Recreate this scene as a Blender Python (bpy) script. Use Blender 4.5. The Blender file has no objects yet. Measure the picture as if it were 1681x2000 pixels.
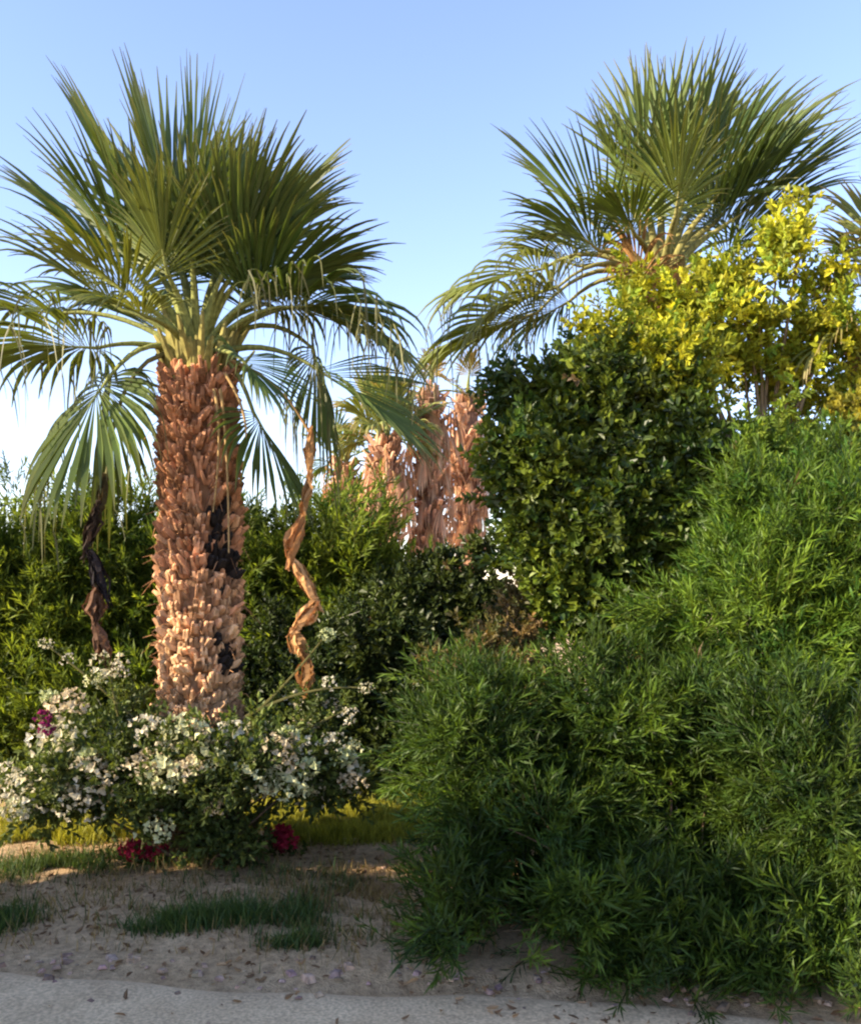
import bpy, math
import numpy as np
from mathutils import Vector

# ------------------------------------------------------------------ camera, light, exposure
scene = bpy.context.scene
COL = scene.collection
F, CX, HY, EYE = 1800.0, 840.5, 1150.0, 1.6          # focal length, centre and horizon, in photo pixels; eye height in metres

cam_data = bpy.data.cameras.new('camera')
cam_data.sensor_fit = 'VERTICAL'
cam_data.sensor_height = 36.0
cam_data.lens = F / 2000.0 * 36.0
cam_data.shift_y = (HY - 1000.0) / 2000.0
cam_data.clip_end = 2000
cam = bpy.data.objects.new('camera', cam_data)
COL.objects.link(cam)
cam.location = (0, 0, EYE)
cam.rotation_euler = (math.radians(90), 0, 0)
scene.camera = cam

SUN_EL = math.radians(24)
hx, hy = 0.93, 0.37
hn = math.hypot(hx, hy); hx, hy = hx / hn, hy / hn
sun_dir = Vector((hx * math.cos(SUN_EL), hy * math.cos(SUN_EL), -math.sin(SUN_EL)))   # way the light travels
world = bpy.data.worlds.new('World')
scene.world = world
world.use_nodes = True
wn = world.node_tree
sky = wn.nodes.new('ShaderNodeTexSky')
sky.sky_type = 'NISHITA'
sky.sun_disc = False
sky.sun_elevation = SUN_EL
sky.sun_rotation = math.atan2(-hx, -hy)
sky.altitude = 0
sky.air_density = 1.0
sky.dust_density = 0.2
sky.ozone_density = 2.4
bg = wn.nodes['Background']
bg.inputs['Strength'].default_value = 0.15
hue = wn.nodes.new('ShaderNodeVectorMath'); hue.operation = 'MULTIPLY'; hue.inputs[1].default_value = (1.12, 0.96, 1.0)
wn.links.new(sky.outputs['Color'], hue.inputs[0])
wn.links.new(hue.outputs['Vector'], bg.inputs['Color'])

sun_data = bpy.data.lights.new('sun', 'SUN')
sun_data.energy = 4.6
sun_data.angle = math.radians(0.6)
sun_data.color = (1.0, 0.84, 0.62)
sun = bpy.data.objects.new('sun', sun_data)
COL.objects.link(sun)
sun.rotation_euler = sun_dir.to_track_quat('-Z', 'Y').to_euler()

scene.view_settings.view_transform = 'Standard'
scene.view_settings.look = 'None'
scene.view_settings.gamma = 1
scene.view_settings.exposure = 1.52
scene.cycles.filter_width = 2.2
scene.cycles.max_bounces = 6
scene.cycles.transmission_bounces = 4


# ------------------------------------------------------------------ helpers
def P(px, py, y):
    """the point seen at photo pixel (px, py) at depth y"""
    return np.array([(px - CX) * y / F, y, EYE - (py - HY) * y / F])


def unit(v):
    v = np.asarray(v, float)
    return v / np.maximum(np.linalg.norm(v, axis=-1, keepdims=True), 1e-9)


class MB:
    """collects quads with a colour per vertex, then links them as one mesh object"""
    def __init__(self):
        self.v, self.f, self.c, self.n = [], [], [], 0

    def add(self, v, f, c):
        v = np.asarray(v, float).reshape(-1, 3)
        f = np.asarray(f, int).reshape(-1, 4)
        c = np.asarray(c, float)
        if c.ndim == 1:
            c = np.tile(c, (len(v), 1))
        self.v.append(v); self.f.append(f + self.n); self.c.append(c.reshape(-1, 3)); self.n += len(v)

    def mesh(self, name, mat, smooth=False):
        v = np.concatenate(self.v); f = np.concatenate(self.f); c = np.concatenate(self.c)
        me = bpy.data.meshes.new(name)
        me.vertices.add(len(v)); me.vertices.foreach_set('co', v.astype(np.float32).ravel())
        me.loops.add(f.size); me.loops.foreach_set('vertex_index', f.astype(np.int32).ravel())
        me.polygons.add(len(f))
        me.polygons.foreach_set('loop_start', np.arange(0, f.size, 4, dtype=np.int32))
        me.polygons.foreach_set('loop_total', np.full(len(f), 4, dtype=np.int32))
        me.polygons.foreach_set('use_smooth', np.full(len(f), smooth, dtype=bool))
        a = me.color_attributes.new('tint', 'FLOAT_COLOR', 'POINT')
        a.data.foreach_set('color', np.concatenate([c, np.ones((len(c), 1))], 1).astype(np.float32).ravel())
        me.update(calc_edges=True)
        me.validate()
        me.materials.append(mat)
        return me

    def build(self, name, mat, parent=None, smooth=False):
        o = bpy.data.objects.new(name, self.mesh(name, mat, smooth))
        COL.objects.link(o)
        if parent is not None:
            o.parent = parent
            o.matrix_parent_inverse = world_of(parent).inverted()
        return o


def world_of(o):
    from mathutils import Matrix
    m = Matrix.Translation(o.location)
    if o.parent is not None:
        m = world_of(o.parent) @ o.matrix_parent_inverse @ m
    return m


def tag(o, label, cat, group=None, kind=None):
    o['label'] = label; o['category'] = cat
    if group: o['group'] = group
    if kind: o['kind'] = kind
    return o


def thing(name, label, cat, loc, group=None):
    o = bpy.data.objects.new(name, None)
    o.empty_display_size = 0.1
    COL.objects.link(o)
    o.location = Vector([float(q) for q in loc])
    return tag(o, label, cat, group)


def frames(dirs, spin):
    """rotation matrices whose z column is dirs, spun about it"""
    z = unit(dirs)
    ref = np.where(np.abs(z[:, 2:3]) > 0.95, np.array([[1.0, 0, 0]]), np.array([[0, 0, 1.0]]))
    x = unit(np.cross(ref, z)); y = np.cross(z, x)
    c, s = np.cos(spin)[:, None], np.sin(spin)[:, None]
    return np.stack([x * c + y * s, -x * s + y * c, z], axis=2)


def scatter(mb, tpl, pos, dirs, scale, tint, rng, spin=None):
    tv, tf, tc = tpl
    n = len(pos)
    if n == 0: return
    if spin is None: spin = rng.uniform(0, 6.283, n)
    R = frames(dirs, spin)
    V = pos[:, None, :] + np.einsum('nij,vj->nvi', R, tv) * np.asarray(scale).reshape(-1, 1, 1)
    Fc = tf[None] + (np.arange(n) * len(tv))[:, None, None]
    C = tc[None] * tint[:, None, :]
    mb.add(V.reshape(-1, 3), Fc.reshape(-1, 4), C.reshape(-1, 3))


def tube(mb, pts, radii, col, sides=6, flat=1.0):
    pts = np.asarray(pts, float)
    n = len(pts)
    tan = unit(np.gradient(pts, axis=0))
    ref = np.array([0.31, 0.95, 0.05]) if abs(tan[0][2]) > 0.8 else np.array([0, 0, 1.0])
    V = []
    for i in range(n):
        x = unit(np.cross(ref, tan[i])); y = np.cross(tan[i], x)
        a = np.arange(sides) * 2 * math.pi / sides
        V.append(pts[i] + radii[i] * (np.cos(a)[:, None] * x + flat * np.sin(a)[:, None] * y))
    V = np.concatenate(V)
    Fq = []
    for i in range(n - 1):
        for k in range(sides):
            k2 = (k + 1) % sides
            Fq.append((i * sides + k, i * sides + k2, (i + 1) * sides + k2, (i + 1) * sides + k))
    c = np.asarray(col, float)
    if c.ndim == 2: c = np.repeat(c, sides, axis=0)
    mb.add(V, Fq, c)


def bez(a, b, c, n=8):
    t = np.linspace(0, 1, n)[:, None]
    return (1 - t) ** 2 * a + 2 * t * (1 - t) * b + t * t * c


# ------------------------------------------------------------------ materials
def leaf_mat(name, rough=0.5, trans=0.35, spec=0.4, warm=(1.25, 1.15, 0.5)):
    m = bpy.data.materials.new(name); m.use_nodes = True
    nt = m.node_tree; N = nt.nodes; L = nt.links
    p = N['Principled BSDF']; out = N['Material Output']
    at = N.new('ShaderNodeAttribute'); at.attribute_name = 'tint'
    geo = N.new('ShaderNodeNewGeometry')
    no = N.new('ShaderNodeTexNoise'); no.inputs['Scale'].default_value = 9; no.inputs['Detail'].default_value = 3
    L.new(geo.outputs['Position'], no.inputs['Vector'])
    mr = N.new('ShaderNodeMapRange'); mr.inputs['To Min'].default_value = 0.7; mr.inputs['To Max'].default_value = 1.3
    L.new(no.outputs['Fac'], mr.inputs['Value'])
    mx = N.new('ShaderNodeVectorMath'); mx.operation = 'SCALE'
    L.new(at.outputs['Color'], mx.inputs[0]); L.new(mr.outputs['Result'], mx.inputs['Scale'])
    L.new(mx.outputs['Vector'], p.inputs['Base Color'])
    p.inputs['Roughness'].default_value = rough
    p.inputs['Specular IOR Level'].default_value = spec
    tr = N.new('ShaderNodeBsdfTranslucent')
    w = N.new('ShaderNodeVectorMath'); w.operation = 'MULTIPLY'; w.inputs[1].default_value = warm
    L.new(mx.outputs['Vector'], w.inputs[0]); L.new(w.outputs['Vector'], tr.inputs['Color'])
    mix = N.new('ShaderNodeMixShader'); mix.inputs['Fac'].default_value = trans
    L.new(p.outputs['BSDF'], mix.inputs[1]); L.new(tr.outputs['BSDF'], mix.inputs[2])
    L.new(mix.outputs['Shader'], out.inputs['Surface'])
    return m


def bark_mat(name, scale=40, bump=0.6):
    m = bpy.data.materials.new(name); m.use_nodes = True
    nt = m.node_tree; N = nt.nodes; L = nt.links
    p = N['Principled BSDF']
    at = N.new('ShaderNodeAttribute'); at.attribute_name = 'tint'
    tc = N.new('ShaderNodeTexCoord')
    mp = N.new('ShaderNodeMapping'); mp.inputs['Scale'].default_value = (1, 1, 0.35)
    L.new(tc.outputs['Object'], mp.inputs['Vector'])
    no = N.new('ShaderNodeTexNoise'); no.inputs['Scale'].default_value = scale; no.inputs['Detail'].default_value = 5
    L.new(mp.outputs['Vector'], no.inputs['Vector'])
    mr = N.new('ShaderNodeMapRange'); mr.inputs['From Min'].default_value = 0.3; mr.inputs['From Max'].default_value = 0.7
    mr.inputs['To Min'].default_value = 0.55; mr.inputs['To Max'].default_value = 1.3
    L.new(no.outputs['Fac'], mr.inputs['Value'])
    mx = N.new('ShaderNodeVectorMath'); mx.operation = 'SCALE'
    L.new(at.outputs['Color'], mx.inputs[0]); L.new(mr.outputs['Result'], mx.inputs['Scale'])
    L.new(mx.outputs['Vector'], p.inputs['Base Color'])
    b = N.new('ShaderNodeBump'); b.inputs['Strength'].default_value = bump; b.inputs['Distance'].default_value = 0.01
    L.new(no.outputs['Fac'], b.inputs['Height']); L.new(b.outputs['Normal'], p.inputs['Normal'])
    p.inputs['Roughness'].default_value = 0.85
    p.inputs['Specular IOR Level'].default_value = 0.2
    return m


M_FROND = leaf_mat('palm_frond', 0.5, 0.28, 0.3)
M_LEAF = leaf_mat('soft_leaf', 0.55, 0.35, 0.3)
M_HEDGE = leaf_mat('hedge_leaf', 0.55, 0.5, 0.3)
M_GLOSS = leaf_mat('glossy_leaf', 0.46, 0.25, 0.4)
M_PETAL = leaf_mat('petal', 0.6, 0.35, 0.2, (1.05, 1.0, 0.9))
M_DRY = leaf_mat('dry_leaf', 0.75, 0.25, 0.15, (1.1, 0.9, 0.7))
M_BARK = bark_mat('bark')
M_STEM = bark_mat('petiole_skin', 60, 0.2)
M_GRASS = leaf_mat('grass_blade', 0.55, 0.4, 0.3)


# ------------------------------------------------------------------ leaf and sprig templates
def add_leaf(V, Fq, C, base, d, nrm, L, w, kind, col, bend=0.15):
    d = unit(d); side = unit(np.cross(d, nrm)); nrm = np.cross(side, d)
    b = len(V)
    if kind == 'narrow':
        mid = base + d * L * 0.45 + nrm * L * bend * 0.4
        V += [base, mid + side * w / 2, base + d * L - nrm * L * bend * 0.3, mid - side * w / 2]
        Fq += [(b, b + 1, b + 2, b + 3)]
        C += [col] * 4
    else:
        m1 = base + d * L * 0.33; m2 = base + d * L * 0.7
        up = nrm * w * 0.22
        V += [base, m1 + side * w * 0.46 + up, m2 + side * w * 0.38 + up * 0.7 - nrm * L * bend * 0.3,
              base + d * L - nrm * L * bend, m2 - side * w * 0.38 + up * 0.7 - nrm * L * bend * 0.3, m1 - side * w * 0.46 + up]
        Fq += [(b, b + 1, b + 2, b + 3), (b, b + 3, b + 4, b + 5)]
        C += [col] * 6


def sprig(rng, n, length, L, w, kind, spread=(35, 75), twig=0.003, twig_col=(0.5, 0.4, 0.25), tip_leaf=True, vary=0.25):
    """a twig along +z with leaves round it; colours are multipliers of the tint"""
    V, Fq, C = [], [], []
    for i in range(n):
        t = (i + 0.5) / n
        az = i * 2.399 + rng.uniform(-0.4, 0.4)
        el = math.radians(rng.uniform(*spread)) * (1 - 0.5 * t)
        d = np.array([math.cos(az) * math.sin(el), math.sin(az) * math.sin(el), math.cos(el)])
        nrm = unit(np.array([-d[0] * 0.5, -d[1] * 0.5, 1.0]) + rng.normal(0, 0.3, 3))
        k = rng.uniform(1 - vary, 1 + vary)
        col = np.array([k, k, k * rng.uniform(0.8, 1.1)])
        base = np.array([rng.normal(0, 0.004), rng.normal(0, 0.004), length * t])
        add_leaf(V, Fq, C, base, d, nrm, L * rng.uniform(0.7, 1.15), w * rng.uniform(0.8, 1.2), kind, col)
    if tip_leaf:
        add_leaf(V, Fq, C, np.array([0, 0, length]), np.array([0.1, 0.05, 1]), np.array([1.0, 0, 0]), L * 0.8, w * 0.8, kind, np.array([1.1, 1.1, 0.9]))
    b = len(V)
    for z, r in ((0, twig), (length, twig * 0.4)):
        for k in range(3):
            V.append(np.array([r * math.cos(k * 2.094), r * math.sin(k * 2.094), z])); C.append(np.array(twig_col))
    for k in range(3):
        k2 = (k + 1) % 3
        Fq.append((b + k, b + k2, b + 3 + k2, b + 3 + k))
    return np.array(V), np.array(Fq), np.array(C)


RT = np.random.default_rng(5)
SP_FEATHER = [sprig(RT, 17, 0.17, 0.075, 0.0085, 'narrow', (30, 85)) for _ in range(6)]
SP_FEATHER_FAR = [sprig(RT, 12, 0.20, 0.10, 0.016, 'narrow', (25, 70)) for _ in range(5)]
SP_OVAL = [sprig(RT, 8, 0.14, 0.062, 0.034, 'oval', (35, 80)) for _ in range(6)]
SP_BIG = [sprig(RT, 8, 0.20, 0.085, 0.045, 'oval', (30, 75)) for _ in range(6)]
SP_SMALL = [sprig(RT, 9, 0.15, 0.045, 0.024, 'oval', (35, 85)) for _ in range(6)]


def scatter_many(mb, tpls, pos, dirs, scale, tint, rng):
    which = rng.integers(0, len(tpls), len(pos))
    for k, t in enumerate(tpls):
        s = which == k
        scatter(mb, t, pos[s], dirs[s], scale[s], tint[s], rng)


def shell(blobs, n, rng, depth=0.3, lump=0.16, freq=3.2, back=0.45, zmin=0.03):
    """points with outward normals through the outer part of a lumpy union of ellipsoids"""
    B = np.array(blobs, float)
    w = (B[:, 3] * B[:, 4] + B[:, 4] * B[:, 5] + B[:, 3] * B[:, 5]); w /= w.sum()
    k = rng.choice(len(B), n, p=w)
    d = unit(rng.normal(0, 1, (n, 3)))
    c = B[k, :3]; r = B[k, 3:6]
    ph = k[:, None] * 1.7
    q = d * freq
    lum = (np.sin(q[:, 0] * 1.7 + q[:, 1] + ph[:, 0]) * np.sin(q[:, 2] * 1.9 + ph[:, 0] * 0.7) +
           0.6 * np.sin(q[:, 1] * 2.9 - q[:, 2] * 2.2 + ph[:, 0] * 1.3))
    f = (1 - depth * rng.random(n) ** 1.6) * (1 + lump * lum)
    p = c + d * r * f[:, None]
    nrm = unit(d / r)
    ok = p[:, 2] > zmin
    for j in range(len(B)):
        qd = np.linalg.norm((p - B[j, :3]) / B[j, 3:6], axis=1)
        ok &= (qd > 0.68) | (k == j)
    ok &= (nrm[:, 1] < 0.35) | (rng.random(n) < back)
    return p[ok], nrm[ok]


def tints(n, rng, a, b, power=1.0, jitter=0.22):
    t = (rng.random(n) ** power)[:, None]
    c = np.array(a) * (1 - t) + np.array(b) * t
    return c * rng.uniform(1 - jitter, 1 + jitter, (n, 1))


def foliage(name, parent, blobs, n, tpls, mat, a, b, rng, power=1.0, scale=(0.8, 1.25), up=0.45, rnd=0.4, size=0.2, per=30, shoots=0.1, fill=0.25, voids=(), **kw):
    """plume-like clumps of sprigs over a lumpy volume, some shoots standing out, and a thinner fill inside"""
    mb = MB()
    c, nr = shell(blobs, max(8, int(n / per * 1.25)), rng, **kw)
    for v in voids:
        k = np.linalg.norm((c - np.array(v[:3])) / np.array(v[3:6]), axis=1) > 1
        c, nr = c[k], nr[k]
    m = len(c)
    ax = unit(nr * 0.8 + np.array([0, 0, up]) + rng.normal(0, rnd, c.shape))
    sz = size * rng.uniform(0.55, 1.35, m)
    out = rng.random(m) < shoots
    c = c + ax * (out * sz * rng.uniform(0.5, 1.3, m))[:, None]
    tone = rng.uniform(0.68, 1.32, m); hue = rng.random(m)
    k = np.repeat(np.arange(m), per); k = k[rng.random(len(k)) < np.where(out, 0.6, 1.0)[k]]
    t = rng.uniform(-0.9, 1.0, len(k))
    off = rng.normal(0, 1, (len(k), 3)); off -= ax[k] * np.sum(off * ax[k], 1, keepdims=True)
    thin = np.where(out, 0.55, 1.0)[k]
    p = c[k] + ax[k] * (sz[k] * t)[:, None] + off * (sz[k] * thin * 0.36 * (1.05 - 0.5 * t))[:, None]
    d = unit(ax[k] * 0.9 + off * 0.45 + rng.normal(0, 0.25, p.shape))
    mixv = np.clip(rng.random(len(k)) ** power * 0.65 + hue[k] * 0.35 * (hue[k] > 0.5), 0, 1)[:, None]
    ti = (np.array(a) * (1 - mixv) + np.array(b) * mixv) * (tone[k] * rng.uniform(0.8, 1.2, len(k)))[:, None]
    dry = rng.random(len(p)) < 0.001
    ti[dry] = np.array((0.16, 0.11, 0.05)) * rng.uniform(0.6, 1.3, (int(dry.sum()), 1))
    ok = p[:, 2] > 0.03
    p, d, ti = p[ok], d[ok], ti[ok]
    scatter_many(mb, tpls, p - d * 0.05, d, rng.uniform(*scale, len(p)), ti, rng)
    if fill > 0:
        kw2 = dict(kw); kw2['depth'] = 0.3
        B = np.array(blobs, float).copy(); B[:, 3:6] *= 0.82
        p, nr = shell(B, int(n * fill), rng, **kw2)
        for v in voids:
            k = np.linalg.norm((p - np.array(v[:3])) / np.array(v[3:6]), axis=1) > 1
            p, nr = p[k], nr[k]
        d = unit(nr + rng.normal(0, 0.6, p.shape))
        scatter_many(mb, tpls, p, d, rng.uniform(*scale, len(p)), tints(len(p), rng, a, b, power + 0.6), rng)
    return mb.build(name, mat, parent)


def limbs(name, parent, base, ends, r0, col, rng, wob=0.08):
    mb = MB()
    for e in ends:
        e = np.asarray(e, float); b = np.asarray(base, float) + np.array([rng.normal(0, r0 * 0.6), rng.normal(0, r0 * 0.6), 0])
        m = b * 0.55 + e * 0.45 + np.array([0, 0, 0.15 * np.linalg.norm(e - b)]) + rng.normal(0, wob, 3)
        pts = bez(b, m, e, 8)
        tube(mb, pts, np.linspace(r0, r0 * 0.25, 8), col, 6)
    return mb.build(name, M_BARK, parent, smooth=True)


# ------------------------------------------------------------------ fan palms
def frond(parent, hub, hast, tip, rng, nseg=40, spread=92, droop=0.5, green=(0.052, 0.098, 0.026), tipc=(0.14, 0.14, 0.05),
          yellow=0.25, roll=0.0, cup=0.22, arch=0.2, name='frond', pet_w=0.022, petc=(0.23, 0.25, 0.075), mat=None, fold=0.2, threads=0):
    hub, hast, tip = (np.asarray(q, float) for q in (hub, hast, tip))
    a = unit(tip - hast); R = float(np.linalg.norm(tip - hast))
    inward = unit(np.array([hub[0] - hast[0], hub[1] - hast[1], 0.0]) + 1e-6)
    n0 = np.array([0, 0, 0.8]) + inward * 0.75
    n = n0 - a * np.dot(n0, a)
    if np.linalg.norm(n) < 0.15: n = np.cross(a, [0.3, 1, 0.2])
    n = unit(n); s = np.cross(a, n)
    n, s = n * math.cos(roll) + s * math.sin(roll), -n * math.sin(roll) + s * math.cos(roll)
    mb = MB()
    T = np.array([0, 0.12, 0.32, 0.60, 0.71, 0.81, 0.91, 1.0])
    ths = np.radians(np.linspace(-spread, spread, nseg))
    dth = math.radians(2 * spread / nseg)
    yell = 0.45 + 0.55 * rng.random()
    for i, th in enumerate(ths):
        th = th + rng.normal(0, 0.02)
        L = R * (0.54 + 0.34 * math.cos(th)) * rng.uniform(0.82, 1.08)
        off = 0.20 * R * max(0.0, 1 - abs(th) / math.radians(spread))
        d = math.cos(th) * a + math.sin(th) * s * (1 - fold) + n * (cup * math.sin(th) ** 2 + fold * abs(math.sin(th)))
        d = unit(d)
        p = hast + a * off
        side = unit(np.cross(d, n))
        dr = droop * rng.uniform(0.5, 1.6)
        pts, dirs = [p], [d]
        for k in range(1, len(T)):
            g = dr * max(0.0, T[k] - 0.3) * 1.1
            d = unit(d + np.array([0, 0, -1.0]) * g * 0.75 + rng.normal(0, 0.012, 3))
            p = p + d * L * (T[k] - T[k - 1])
            pts.append(p); dirs.append(d)
        V, C = [], []
        g0 = np.array(green) * rng.uniform(0.75, 1.3)
        g0 = g0 * (1 - yellow * yell) + np.array((0.21, 0.23, 0.045)) * yellow * yell  # yellow: own straw tint, and sunlight painted into fans of the big palm
        for k, t in enumerate(T):
            w = L * t * math.tan(dth / 2) * 1.08 if t <= 0.60 else L * 0.60 * math.tan(dth / 2) * 1.08 * (1 - (t - 0.60) / 0.40) ** 0.8
            w = max(w, 0.0022)
            sd = unit(np.cross(dirs[k], n)); up = np.cross(sd, dirs[k])
            pl = w * 0.75 * (1 if t > 0.05 else 0)
            V += [pts[k] - sd * w, pts[k] + up * pl, pts[k] + sd * w]
            mixt = max(0, (t - 0.62) / 0.38) ** 1.5
            inner = max(0, 1 - t / 0.3) * 0.2
            c = g0 * (1 - mixt) + np.array(tipc) * mixt
            c = c * (1 - inner) + np.array((0.17, 0.17, 0.04)) * inner
            C += [c * 0.9, c * 1.12, c * 0.9]
        Fq = []
        for k in range(len(T) - 1):
            for j in (0, 1):
                Fq.append((k * 3 + j, k * 3 + j + 1, k * 3 + 4 + j, k * 3 + 3 + j))
        mb.add(V, Fq, C)
    for i in range(threads):       # loose fibres that hang from the split tips
        q = mb.v[int(rng.integers(0, nseg))]
        a0 = q[3 * int(rng.integers(3, 8)) + 1]; L = rng.uniform(0.12, 0.42); sw = rng.normal(0, 0.05, 2)
        tt = np.linspace(0, 1, 5)
        c = a0 + np.stack([sw[0] * tt ** 0.5, sw[1] * tt ** 0.5, -L * tt], 1)
        hw = np.array([0.004, 0.005, 0.004, 0.003, 0.001])[:, None] * rng.uniform(0.6, 1.3); sd = unit(np.array([rng.normal(), rng.normal() * 0.4, 0.0]))
        mb.add(np.stack([c - sd * hw, c + sd * hw], 1).reshape(-1, 3), [(2 * k, 2 * k + 1, 2 * k + 3, 2 * k + 2) for k in range(4)], np.array((0.13, 0.13, 0.05)) * rng.uniform(0.6, 1.6))
    o = mb.build(name, mat or M_FROND, parent)
    pm = MB()
    mid = (hub + hast) / 2 + np.array([0, 0, arch * np.linalg.norm(hast - hub)])
    pts = np.concatenate([bez(hub, mid, hast, 9), [hast + a * 0.22 * R]])
    rad = np.concatenate([np.linspace(pet_w * 1.7, pet_w * 0.75, 9), [0.004]])
    tube(pm, pts, rad, petc, 6, 0.6)
    pm.build('petiole', M_STEM, o, smooth=True)
    return o


def palm_trunk(parent, base, top, r0, r1, rng, rows, per, low, high, dark=None, stub=(0.10, 0.15), split=0.52, lean=0.0):
    """a trunk clad in old leaf bases, weathered pale below and red brown above"""
    mb = MB()
    base, top = np.asarray(base, float), np.asarray(top, float)
    n = 14
    pts = [base + (top - base) * t for t in np.linspace(0, 1, n)]
    rad = np.array([r0 + (r1 - r0) * t for t in np.linspace(0, 1, n)])
    cols = np.array([np.array(low) * (1 - t) + np.array(high) * t for t in np.linspace(0, 1, n)]) * 0.45
    tube(mb, pts, rad * 0.9, cols, 18)
    H = np.linalg.norm(top - base)
    for i in range(rows):
        t = (i + 0.5) / rows
        c0 = base + (top - base) * t
        r = r0 + (r1 - r0) * t
        for k in range(per):
            az = (k + 0.5 * (i % 2)) * 2 * math.pi / per + rng.normal(0, 0.10)
            er = np.array([math.cos(az), math.sin(az), 0]); et = np.array([-math.sin(az), math.cos(az), 0]); ez = np.array([0, 0, 1.0])
            tt = np.clip((t - split) * 2.6 + 0.5 + rng.normal(0, 0.25), 0, 1)
            col = (np.array(low) * (1 - tt) + np.array(high) * tt) * rng.uniform(0.45, 1.4)
            p = c0 + er * r * 0.88 + ez * rng.normal(0, 0.018)
            if dark is not None and dark(p, az): col = np.array((0.018, 0.014, 0.012)) * rng.uniform(0.6, 1.6)
            L = rng.uniform(*stub) * (1 + 0.35 * tt)
            w = 2 * math.pi * r / per * rng.uniform(0.5, 0.72)
            up = math.radians(rng.uniform(22, 60))
            ax = unit(ez * math.cos(up) + er * math.sin(up) + et * rng.normal(0, 0.25))
            nr = unit(np.cross(et, ax)); th = rng.uniform(0.012, 0.026)
            # the base splits into two blunt prongs that lean apart
            for sgn in (-1, 1):
                if rng.random() < 0.12: continue
                b = p + et * sgn * w * 0.25
                e = p + ax * L * rng.uniform(0.7, 1.1) + et * sgn * w * rng.uniform(0.1, 0.62)
                wb, we = w * 0.5, w * rng.uniform(0.12, 0.3)
                m = (b + e) / 2 + nr * rng.uniform(-0.004, 0.012)
                V, C = [], []
                for q, ww, hh, cc in ((b, wb, th, 0.75), (m, (wb + we) / 2, th, 1.0), (e, we, th * 0.5, 1.25)):
                    V += [q - et * ww - nr * hh, q + et * ww - nr * hh, q + et * ww * 0.8 + nr * hh, q - et * ww * 0.8 + nr * hh]
                    C += [col * cc] * 4
                Fq = []
                for s0 in (0, 4):
                    for j in range(4):
                        j2 = (j + 1) % 4
                        Fq.append((s0 + j, s0 + j2, s0 + 4 + j2, s0 + 4 + j))
                Fq.append((8, 9, 10, 11))
                mb.add(V, Fq, C)
    return mb.build('trunk', M_BARK, parent)


def random_fronds(parent, hub, n, rng, pet, R, el=(15, 85), **kw):
    for i in range(n):
        az = i * 2.399 + rng.uniform(-0.3, 0.3)
        e = math.radians(el[0] + (el[1] - el[0]) * ((i + 0.5) / n) ** 0.9 + rng.uniform(-5, 5))
        d = np.array([math.cos(az) * math.cos(e), math.sin(az) * math.cos(e), math.sin(e)])
        h = hub + d * pet * rng.uniform(0.85, 1.15)
        low = max(0.0, 1 - e / math.radians(60))
        d2 = unit(d + np.array([0, 0, -0.55 * low + 0.1]))
        frond(parent, hub + d * 0.06, h, h + d2 * R * rng.uniform(0.85, 1.1), rng, droop=0.25 + 0.7 * low, **kw)


# ------------------------------------------------------------------ ground, path
def ground_z(x, y):
    return (0.022 * np.sin(x * 1.9 + 0.6 * np.sin(y * 1.3)) * np.sin(y * 2.3 + 0.4) + 0.010 * np.sin(x * 6.1 + y * 3.3) * np.sin(y * 7.3 - x * 2.1)
            + 0.035 * np.exp(-((x + 1.3) ** 2 + (y - 5.4) ** 2) / 0.9))


def path_edge(x):
    return 3.72 - 0.115 * x + 0.030 * np.sin(x * 2.6 + 0.5) + 0.014 * np.sin(x * 9.0)


def ground_mat():
    m = bpy.data.materials.new('sandy_soil'); m.use_nodes = True
    N, L = m.node_tree.nodes, m.node_tree.links
    p = N['Principled BSDF']; tc = N.new('ShaderNodeTexCoord')
    n1 = N.new('ShaderNodeTexNoise'); n1.inputs['Scale'].default_value = 1.6; n1.inputs['Detail'].default_value = 6; n1.inputs['Roughness'].default_value = 0.65
    n2 = N.new('ShaderNodeTexNoise'); n2.inputs['Scale'].default_value = 26; n2.inputs['Detail'].default_value = 6; n2.inputs['Roughness'].default_value = 0.7
    n3 = N.new('ShaderNodeTexNoise'); n3.inputs['Scale'].default_value = 120; n3.inputs['Detail'].default_value = 3
    for n in (n1, n2, n3): L.new(tc.outputs['Object'], n.inputs['Vector'])
    r1 = N.new('ShaderNodeValToRGB')
    e = r1.color_ramp.elements
    e[0].position = 0.32; e[0].color = (0.50, 0.335, 0.18, 1)
    e[1].position = 0.68; e[1].color = (0.72, 0.52, 0.305, 1)
    L.new(n1.outputs['Fac'], r1.inputs['Fac'])
    r2 = N.new('ShaderNodeValToRGB'); e = r2.color_ramp.elements
    e[0].position = 0.36; e[0].color = (0.6, 0.57, 0.55, 1); e[1].position = 0.62; e[1].color = (1.2, 1.18, 1.15, 1)
    L.new(n2.outputs['Fac'], r2.inputs['Fac'])
    mx = N.new('ShaderNodeMix'); mx.data_type = 'RGBA'; mx.blend_type = 'MULTIPLY'; mx.inputs['Factor'].default_value = 0.8
    L.new(r1.outputs['Color'], mx.inputs['A']); L.new(r2.outputs['Color'], mx.inputs['B'])
    L.new(mx.outputs['Result'], p.inputs['Base Color'])
    p.inputs['Roughness'].default_value = 0.95; p.inputs['Specular IOR Level'].default_value = 0.1
    ad = N.new('ShaderNodeMath'); ad.operation = 'ADD'
    L.new(n2.outputs['Fac'], ad.inputs[0]); L.new(n3.outputs['Fac'], ad.inputs[1])
    b = N.new('ShaderNodeBump'); b.inputs['Strength'].default_value = 0.9; b.inputs['Distance'].default_value = 0.03
    L.new(ad.outputs['Value'], b.inputs['Height']); L.new(b.outputs['Normal'], p.inputs['Normal'])
    return m


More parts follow.
